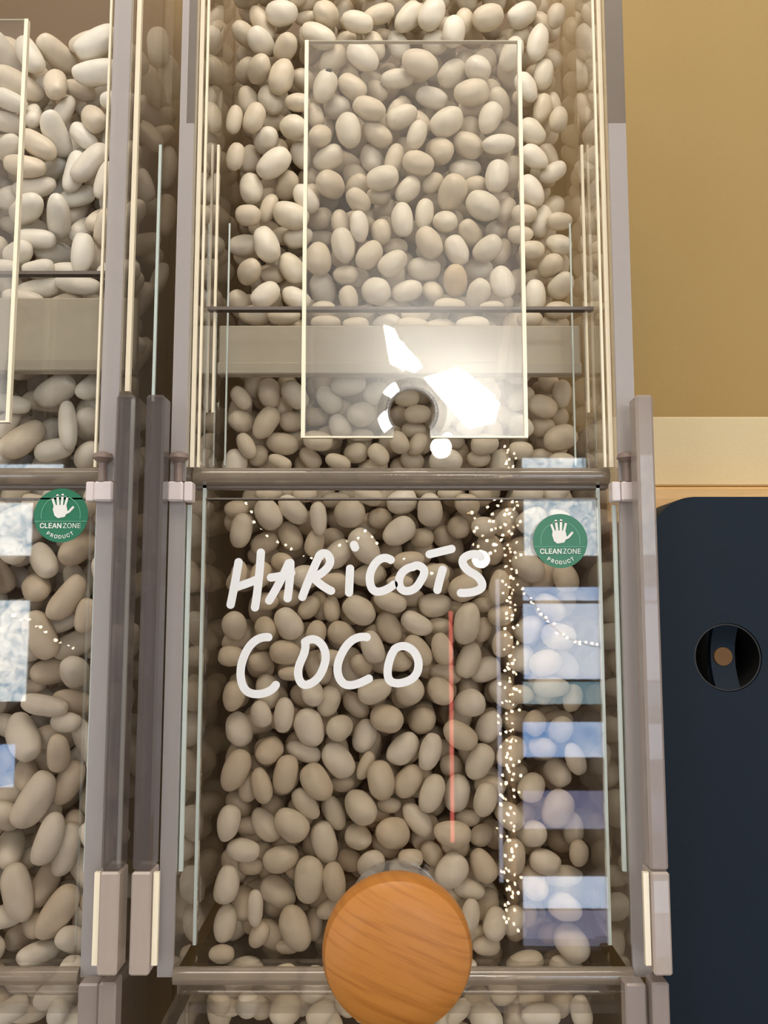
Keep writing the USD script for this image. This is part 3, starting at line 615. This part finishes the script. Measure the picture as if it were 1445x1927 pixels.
XR, XL = (WL1 + 0.0006, WR0 - 0.0006), (WL1 + PITCHX + 0.0006, WR0 + PITCHX - 0.0006)
jobs = []
up = parse(T_UPPER, 480, 0, 3.01) + parse(T_UPRIGHT, 960, 0, 2.979) + parse(T_UPLEFT, 0, 0, 1)
mid_all = parse(T_MID, 480, 640, 3.01) + parse(T_MIDLEFT, 0, 640, 3.01) + parse(T_MIDRIGHT, 960, 640, 2.979)
door = parse(T_DOOR1, 480, 640, 3.01) + parse(T_DOOR2, 480, 1280, 2.979) + parse(T_DOORL, 0, 1280, 2.979) + parse(T_DOORR, 960, 1280, 2.979)
low = parse(T_LOW2, 480, 1280, 2.979) + parse(T_LOWL, 0, 1280, 2.979) + parse(T_LOWR, 960, 1280, 2.979)
for lst, reg in ((up, 'upper'), (mid_all, None), (door, None)):
    for b in lst:
        r = reg or ('middle' if b[1] < 905 else 'door')
        jobs.append(('coco', r) + b)
jobs += [('coco', 'lower') + b for b in low]
lup = parse(L_UPPER, 0, 0, 3.01); lmid = parse(L_MID, 0, 640, 3.01); ldoor = parse(L_DOOR, 0, 1280, 2.979); llow = parse(L_LOW, 0, 1280, 2.979)
for b in lup + lmid + ldoor:
    jobs.append(('long', 'upper' if b[1] < 620 else 'middle' if b[1] < 890 else 'door') + b)
jobs += [('long', 'lower') + b for b in llow]
jobs.sort(key=lambda j: -j[4] * j[5])
# drop near duplicates at the seams of the windows
kept = []
for j in jobs:
    if any(j[0] == k[0] and math.hypot(j[2] - k[2], j[3] - k[3]) < 0.30 * (k[4] + k[5]) / 2 for k in kept): continue
    kept.append(j)
for kind, reg, px, py, L, Wd, ang in kept:
    note = ''
    if kind == 'coco' and math.hypot(px - 611, py - 163) < 6: note = 'hole'
    if kind == 'coco' and math.hypot(px - 857, py - 528) < 6: note = 'tan'
    yf = YB if reg != 'lower' else 0.030
    add_bean(kind, reg, px, py, L, Wd, ang, XR if kind == 'coco' else XL, yf, note)
for px, py, L, Wd, ang in parse(L_UPSIDE, 0, 0, 3.01):      # long beans seen through the outer side wall
    u = (px - W / 2) / F
    yy = (-0.1035 / u) * (math.cos(PITCH) - (H / 2 - py) / F * math.sin(PITCH)) + CY
    add_bean('long', 'upper', px, py, L * 0.9, Wd, ang, XL, min(max(yy - 0.004, YB), 0.09))


def fill(kind, xr, z0, z1, layers, yf, step):
    sx, sz = step
    for k in range(layers):
        for iz, zz in enumerate(np.arange(z0 + 0.006, z1, sz)):
            for xx in np.arange(xr[0] + 0.006 + (iz % 2) * sx / 2, xr[1] - 0.005, sx):
                a, b = (rng.uniform(0.0060, 0.0073), rng.uniform(0.0046, 0.0054)) if kind == 'coco' else (rng.uniform(0.0082, 0.0100), rng.uniform(0.0046, 0.0054))
                rot = rotation(rng.uniform(0, math.pi), rng.normal(0, 0.45), rng.uniform(-1.5, 1.5)); ax = rot[:, 0]
                ex = math.sqrt((a * ax[0]) ** 2 + b * b * (1 - ax[0] ** 2))
                c = np.array([xx + rng.normal(0, 0.0012), 0.0, zz + rng.normal(0, 0.0012)])
                c[0] = min(max(c[0], xr[0] + ex), xr[1] - ex)
                ez = math.sqrt((a * ax[2]) ** 2 + b * b * (1 - ax[2] ** 2)); c[2] = max(c[2], z0 + ez)
                c[1] = yf + 0.006 + 0.0085 * k
                y = pile.drop(c, ax, a, b)
                if y > yf + 0.064: continue
                c[1] = y
                if kind == 'long' and z0 > -0.2:
                    if c[2] > Z(95, c[1]): continue
                pile.put(c, ax, a, b)
                px, py, _ = project(c)
                reg = 'lower' if z0 < -0.2 else 'upper' if py < (660 if kind == 'coco' else 620) else 'middle' if py < 895 else 'door'
                ALL.append(dict(kind=kind, region=reg, c=c, rot=rot, ax=(a, b, b * rng.uniform(0.84, 0.95)), note='', traced=False))


fill('coco', XR, Z_FLOOR, Z(-70, 0.06), 3, YB, (0.0135, 0.0115))
fill('long', XL, Z_FLOOR, Z(60, 0.06), 3, YB, (0.0165, 0.0125))
ZL1 = Z(1872, 0.03)
fill('coco', XR, -0.27, ZL1, 2, 0.030, (0.0135, 0.0115))
fill('long', XL, -0.27, ZL1, 2, 0.030, (0.0165, 0.0125))

# which beans show, and how largely: paint their outlines from far to near
q = 4
gw, gh = int(W // q), int(H // q)
ids = -np.ones((gh, gw), int)
order = np.argsort([-b['c'][1] for b in ALL])
for i in order:
    b = ALL[i]
    px, py, c = project(b['c']); s = F / c / q
    rt = b['rot'] * np.array(b['ax'])
    m2 = rt[[0, 2]] @ rt[[0, 2]].T * s * s
    ex, ez = math.sqrt(m2[0, 0]), math.sqrt(m2[1, 1])
    cx, cy = px / q, py / q
    x0, x1, y0, y1 = int(max(0, cx - ex)), int(min(gw - 1, cx + ex)), int(max(0, cy - ez)), int(min(gh - 1, cy + ez))
    if x1 < x0 or y1 < y0: continue
    yy, xx = np.mgrid[y0:y1 + 1, x0:x1 + 1]
    d = np.stack([xx - cx, cy - yy], -1)
    inside = np.einsum('...i,ij,...j', d, np.linalg.inv(m2), d) < 1
    ids[y0:y1 + 1, x0:x1 + 1][inside] = i
seen = np.bincount(ids[ids >= 0], minlength=len(ALL))

SPH = trimesh.creation.icosphere(3); SPH2 = trimesh.creation.icosphere(2)


def bean_mesh(b, fine, k):
    sp = SPH if fine else SPH2
    v = sp.vertices.copy()
    a, bb, cc = b['ax']
    r = np.random.default_rng(1000 + k)
    taper, bend, dent = r.normal(0, 0.06), r.uniform(0.03, 0.10) if b['kind'] == 'coco' else r.uniform(0.08, 0.2), r.uniform(0.02, 0.07)
    e = 0.86 if b['kind'] == 'coco' else 0.74                     # long beans are blunter at the ends
    x = np.sign(v[:, 0]) * np.abs(v[:, 0]) ** (1.0 if b['kind'] == 'coco' else 0.93)
    rad = np.sqrt(np.maximum(1 - v[:, 0] ** 2, 0)); rn = np.where(rad > 1e-6, np.maximum(rad, 1e-6) ** (e - 1), 1.0)
    y, z = v[:, 1] * rn * (1 + taper * x), v[:, 2] * rn * (1 + taper * x)
    y = y - bend * (1 - x * x) * 1.0 + bend * 0.5 + dent * np.exp(-(x / 0.35) ** 2) * np.clip(-v[:, 1], 0, 1) * -1 * -1
    p = np.stack([x * a, y * bb, z * cc], 1)
    nz = meshkit.noise(v * 1.7 + k * 3.1, seed=k % 97) - 0.5
    p *= (1 + 0.09 * nz)[:, None]
    return trimesh.Trimesh(p @ b['rot'].T, sp.faces, process=False)


LABEL = {('coco', 'upper'): ('round white coco bean heaped high behind the clear label holder', 'coco beans above the frosted baffle'),
         ('coco', 'middle'): ('round coco bean in the band between frosted baffle and upper crossbar', 'coco beans between baffle and crossbar'),
         ('coco', 'door'): ('round beige coco bean packed behind the hand-lettered door', 'coco beans behind the lettered door'),
         ('coco', 'lower'): ('white bean in the lower bin under the wooden knob', 'white beans in the lower bin'),
         ('long', 'upper'): ('long white bean heaped in the top of the left bin', 'long beans in the top of the left bin'),
         ('long', 'middle'): ('long white bean in the left bin between its baffle and its crossbar', 'long beans below the left baffle'),
         ('long', 'door'): ('long pale bean behind the door of the left bin', 'long beans behind the left door'),
         ('long', 'lower'): ('pale bean in the lower bin at the bottom left', 'beans in the bottom left bin')}
MARKS = {('coco', 'upper'): [('top left corner of the label holder', 571, 76), ('top right corner of the label holder', 975, 76), ('left edge of the label holder', 571, 330), ('right edge of the label holder', 985, 330),
                             ('middle of the label holder', 775, 300), ('left end of the front pane edge', 400, 585), ('right end of the front pane edge', 1128, 583), ('middle of the front pane edge', 765, 584), ('upper left corner of the bin', 400, 60), ('upper right corner of the bin', 1110, 60)],
         ('coco', 'middle'): [('thumb notch', 775, 775), ('left end of the baffle', 412, 706), ('right end of the baffle', 1100, 706), ('left end of the crossbar', 380, 900), ('right end of the crossbar', 1140, 900), ('middle of the crossbar', 760, 900)],
         ('coco', 'door'): [('painted letter H', 465, 1098), ('painted letter A', 530, 1095), ('painted letter R', 600, 1088), ('painted letter I', 660, 1095), ('upper painted letter C', 715, 1085), ('painted letter T', 828, 1075), ('painted letter S', 890, 1090),
                            ('first letter C of COCO', 480, 1252), ('first letter O of COCO', 588, 1248), ('second letter C of COCO', 665, 1245), ('last letter O of COCO', 760, 1250), ('green sticker', 1054, 1018), ('wooden knob', 748, 1803),
                            ('bottom left corner of the door', 390, 1810), ('bottom right corner of the door', 1140, 1810), ('left edge of the door', 390, 1480), ('right edge of the door', 1140, 1450), ('middle of the lettered door', 750, 1470), ('top left corner of the door', 385, 940)],
         ('coco', 'lower'): [('wooden knob', 748, 1803), ('left end of the lower crossbar', 355, 1840), ('right end of the lower crossbar', 1160, 1840)],
         ('long', 'upper'): [('right end of its grey pane edge', 200, 516), ('left end of its grey pane edge', 0, 516), ('top corner of the left label holder', 33, 36), ('top of the left bin wall', 225, 90), ('left bin wall beside the heap', 215, 330), ('outermost left heap edge', 0, 270)],
         ('long', 'middle'): [('bottom corner of the left label holder', 25, 795), ('right end of the left baffle', 195, 700), ('middle of the left crossbar', 90, 900), ('right end of the left crossbar', 190, 900)],
         ('long', 'door'): [('green sticker of the left bin', 115, 970), ('bottom right corner of the left door', 135, 1810), ('right edge of the left door', 160, 1400), ('photo edge at mid-height', 0, 1300), ('photo edge low down', 0, 1700)],
         ('long', 'lower'): [('left end of the bottom crossbar', 0, 1845), ('left rail foot', 180, 1830)]}
ORD = ['nearest', 'second', 'third', 'fourth', 'fifth', 'sixth', 'seventh', 'eighth', 'ninth', 'tenth', 'eleventh', 'twelfth'] + ['%dth' % n for n in range(13, 200)]
DIRS = ['right of', 'above right of', 'above', 'above left of', 'left of', 'below left of', 'below', 'below right of']
LAB = {}
tally = {}
for i, b in enumerate(ALL):
    if seen[i] < 6: continue
    px, py, _ = project(b['c'])
    nm, mx, my = min(MARKS[(b['kind'], b['region'])], key=lambda m: math.hypot(px - m[1], py - m[2]))
    d = DIRS[int(round(math.degrees(math.atan2(my - py, px - mx)) / 45.0)) % 8]
    tally.setdefault((b['kind'], b['region'], nm, d), []).append((math.hypot(px - mx, py - my), i))
for (kind, reg, nm, d), lst in tally.items():
    for k, (_, i) in enumerate(sorted(lst)):
        ax = ALL[i]['rot'][:, 0]
        if abs(ax[1]) > 0.80: pose = 'end-on'
        else:
            t = math.degrees(math.atan2(ax[2], ax[0])) % 180
            pose = 'level' if t < 22 or t > 158 else 'upright' if 68 < t < 112 else 'right-leaning' if t < 90 else 'left-leaning'
        LAB[i] = '%s %s bean, %s %s the %s' % (pose, 'coco' if kind == 'coco' else 'long white', ORD[k], d, nm)
chosen = {}
for kind in ('coco', 'long'):
    idx = [i for i, b in enumerate(ALL) if b['kind'] == kind]
    idx.sort(key=lambda i: -seen[i])
    chosen[kind] = set(i for i in idx[:300] if seen[i] >= 6)
rest = {'coco': [], 'long': []}
for i, b in enumerate(ALL):
    kind = b['kind']
    single = i in chosen[kind] or b['note']
    m = bean_mesh(b, single, i)
    if not single:
        m.apply_translation(b['c']); rest[kind].append(m); continue
    mt = (BEANS if kind == 'coco' else LBEANS)[i % 3]
    lab, grp = LABEL[(kind, b['region'])]
    lab = LAB.get(i, lab)
    if b['note'] == 'tan': mt, lab, grp = M_TANBEAN, 'tan, flat-sided coco bean lying just above the top edge of the front pane', None
    if b['note'] == 'hole':
        lab, grp = 'coco bean with a small black hole near the top left of the label holder', None
        root = thing('coco_bean', b['c'], lab, 'bean')
        obj('skin', m, mt, root, True)
        tip = P(621, 142, b['c'][1]) - b['c']
        on = m.vertices[np.argmin(np.linalg.norm((m.vertices - tip)[:, [0, 2]], axis=1) + 0.6 * m.vertices[:, 1])]
        h = trimesh.creation.icosphere(2); h.apply_scale([0.0014, 0.0007, 0.0009]); h.apply_translation(on)
        tag(obj('hole', h, M_HOLE, root, True), 'small black hole')
        continue
    tag(obj('coco_bean' if kind == 'coco' else 'long_bean', m, mt, None, True, b['c']), lab, 'bean', grp)
tag(obj('coco_bean_pile', trimesh.util.concatenate(rest['coco']), M_PILE, None, True), 'mass of coco beans half hidden behind the front ones', 'beans', None, 'stuff')
tag(obj('long_bean_pile', trimesh.util.concatenate(rest['long']), M_LPILE, None, True), 'mass of long beans hidden behind the front ones in the left bin', 'beans', None, 'stuff')

# ------------------------------------------------------------------ the shop behind the camera, seen mirrored in the panes
YD = 0.008


def mirror(px, py, dist, plane=YD):
    """The real place of what shows mirrored at a picture position, dist metres from the camera plane."""
    p = P(px, py, CY + dist)
    return np.array([p[0], 2 * plane - p[1], p[2]])


def lit_pane(name, c1, c2, strength, scale):
    return mat(name, {'g': ('geometry', {}), 'n': ('noise_texture', {'scale': scale, 'detail': 5.0, 'distortion': 1.0}), 'r': ('rgb_ramp', {'ramp': [(0.35, c1), (0.62, c2)]}),
                      'e': ('emission', {'strength': strength})}, [('g.position', 'n.vector'), ('n.fac', 'r.fac'), ('r.color', 'e.color')], 'e.emission')


E_ICE = lit_pane('daylit_ice_pane', lin(150, 180, 200), lin(240, 245, 245), 10.0, 34.0)
E_BLUE = lit_pane('daylit_blue_pane', lin(110, 160, 220), lin(225, 235, 250), 8.5, 3.0)
E_TEAL = lit_pane('daylit_teal_pane', lin(110, 170, 190), lin(190, 215, 225), 4.5, 4.0)
E_LILAC = lit_pane('daylit_lilac_pane', lin(140, 140, 190), lin(200, 205, 235), 3.8, 3.0)
M_WFRAME = plain('window_frame_brown', lin(60, 50, 46), 0.5)
DW = 3.0


def window(n, panes, label):
    base = mirror(*panes[0][0:2], DW)
    w = thing('window_%d' % n, base, label, None); w.SetCustomDataByKey('kind', 'structure')
    allx, allz = [], []
    for x0, y0, x1, y1, m in panes:
        a, b = mirror(x0, y0, DW), mirror(x1, y1, DW)
        g = bx(a[0], b[0], a[1] - 0.012, a[1], b[2], a[2]); g.apply_translation(-base)
        obj('pane', g, m, w)
        allx += [a[0], b[0]]; allz += [a[2], b[2]]
    x0, x1, z0, z1, y = min(allx) - 0.02, max(allx) + 0.02, min(allz) - 0.02, max(allz) + 0.02, base[1] - 0.02
    g = bx(x0, x1, y - 0.02, y, z0, z1); g.apply_translation(-base)
    obj('window_frame', g, M_WFRAME, w)


window(1, [(985, 860, 1330, 1045, E_ICE), (985, 1105, 1330, 1130, E_BLUE), (985, 1136, 1330, 1278, E_BLUE), (985, 1284, 1330, 1325, E_TEAL), (985, 1360, 1330, 1425, E_BLUE),
           (985, 1490, 1330, 1560, E_LILAC), (985, 1652, 1330, 1710, E_BLUE), (985, 1716, 1330, 1790, E_LILAC)], 'shop window with pale daylit panes behind the camera')
window(2, [(-240, 872, 110, 940, E_ICE), (-240, 946, 55, 1045, E_ICE), (-240, 1130, 45, 1320, E_ICE), (-240, 1402, 22, 1482, E_BLUE)], 'second daylit shop window behind the camera')

E_BULB = emit('fairy_bulb_glow', (1.0, 0.78, 0.48), 110.0)
E_LAMP = emit('lamp_glow', (1.0, 0.95, 0.86), 60.0)
E_RED = emit('red_tube_glow', (1.0, 0.20, 0.16), 6.0)
E_LILACT = emit('lilac_tube_glow', (0.78, 0.80, 1.0), 3.2)
M_WIRE = plain('fairy_wire', lin(50, 42, 34), 0.6)
M_POST = plain('whitewashed_post', lin(220, 196, 176), 0.7)
DF = 1.7


def fairy(name_label, pts, per, DF=1.7):
    """A string of small lamps; pts in picture positions of its mirror image."""
    w = np.array([mirror(a, b, DF) for a, b in pts])
    base = w[0].copy()
    fs = thing('fairy_lights', base, name_label, 'fairy lights')
    seg = np.linalg.norm(np.diff(w, axis=0), axis=1)
    ms = [rod(w[k] - base, w[k + 1] - base, 0.0006, 5) for k in range(len(w) - 1) if seg[k] > 1e-5]
    obj('wire', trimesh.util.concatenate(ms), M_WIRE, fs)
    bl = []
    t = np.r_[0, np.cumsum(seg)]
    for d in np.arange(0, t[-1], per):
        p = np.array([np.interp(d, t, w[:, j]) for j in range(3)]) - base + rng.normal(0, 0.003, 3)
        s = trimesh.creation.icosphere(0, rng.uniform(0.0012, 0.0024)); s.apply_translation(p); bl.append(s)
    tag(obj('bulbs', trimesh.util.concatenate(bl), E_BULB, fs), 'small warm glowing bulbs', kind='stuff')


zig = []
for k, py in enumerate(np.arange(838, 1760, 16)):
    zig.append((962 + (12 if k % 2 else -12) + rng.normal(0, 4), py))
fairy('warm fairy lights wound up a pale post behind the camera', zig, 0.0135)
zig2 = [(956 + rng.normal(0, 9), py) for py in np.arange(845, 1750, 30)]
fairy('second warm fairy string on the pale post behind the camera', zig2, 0.018, 1.66)
zig3 = [(870 + 90 * abs(math.sin(k * 0.9)) + rng.normal(0, 8), 900 + k * 4.5) for k in range(34)]
fairy('fairy lights looped around the top of the pale post', zig3, 0.035, 1.62)
fairy('fairy lights swagged across the shop beside the window', [(968, 1090), (1000, 1130), (1030, 1170), (1065, 1200), (1110, 1215), (1160, 1222)], 0.011)
fairy('fairy lights swagged across the middle of the shop', [(460, 930), (480, 985), (520, 1020), (570, 1045), (610, 1050), (650, 1020), (690, 1000), (720, 1040), (770, 1060), (830, 1090)], 0.020)
fairy('fairy lights hanging low towards the left window', [(20, 1160), (60, 1172), (90, 1190), (120, 1215), (150, 1225)], 0.016)
fairy('fairy lights strung above the left window', [(30, 900), (80, 905), (130, 905), (175, 925)], 0.018)
a = mirror(947, 830, DF + 0.06); b = mirror(976, 1780, DF + 0.06)
tag(obj('post', bx(a[0], b[0], a[1] - 0.03, a[1], -1.2, 1.5, 0.002), M_POST), 'pale square post wound with fairy lights behind the camera', 'post')
for nm, px, ya, yb, mm, lab in (('red_tube_light', 848, 1150, 1585, E_RED, 'thin red tube light standing behind the camera'), ('white_tube_light', 936, 1090, 1660, E_LILACT, 'thin lilac-white tube light beside the pale post behind the camera')):
    a, b = mirror(px, ya, 2.4), mirror(px, yb, 2.4)
    tag(obj(nm, rod((a[0], a[1], a[2]), (a[0], a[1], b[2]), 0.0055, 12), mm), lab, 'tube light')


def lamp(px, py, dist, r, label, plane):
    c = mirror(px, py, dist, plane)
    l = thing('pendant_lamp', c, label, 'lamp')
    obj('bulb', trimesh.creation.icosphere(3, r), E_LAMP, l, True)
    obj('cord', rod((0, 0, r * 0.98), (0, 0, 1.5 - c[2]), 0.003, 8), M_WIRE, l)


def panel_lamp(corners, dist, label):
    """A flat luminous panel hung from the ceiling; corners as seen mirrored in the label holder."""
    w = np.array([mirror(a, b, dist, 0.003) for a, b in corners])
    c = w.mean(0)
    l = thing('panel_lamp', c, label, 'lamp')
    g = extrude_xz(Polygon(w[:, [0, 2]] - c[[0, 2]]), -0.012, 0.0)
    obj('diffuser', g, E_LAMP, l)
    obj('cord', rod((0, -0.006, (w[:, 2] - c[2]).max() * 0.5), (0, -0.006, 1.5 - c[2]), 0.003, 8), M_WIRE, l)


panel_lamp([(800, 704), (852, 688), (944, 752), (934, 788), (884, 800)], 2.0, 'large bright panel lamp hung askew behind the camera')
panel_lamp([(722, 604), (742, 612), (772, 676), (760, 690), (732, 664)], 2.3, 'slim bright panel lamp hung higher behind the camera')
lamp(830, 842, 2.4, 0.030, 'small globe pendant lamp hung low behind the camera', 0.018)
lamp(905, 1052, 2.6, 0.026, 'lowest globe pendant lamp behind the camera', YD)
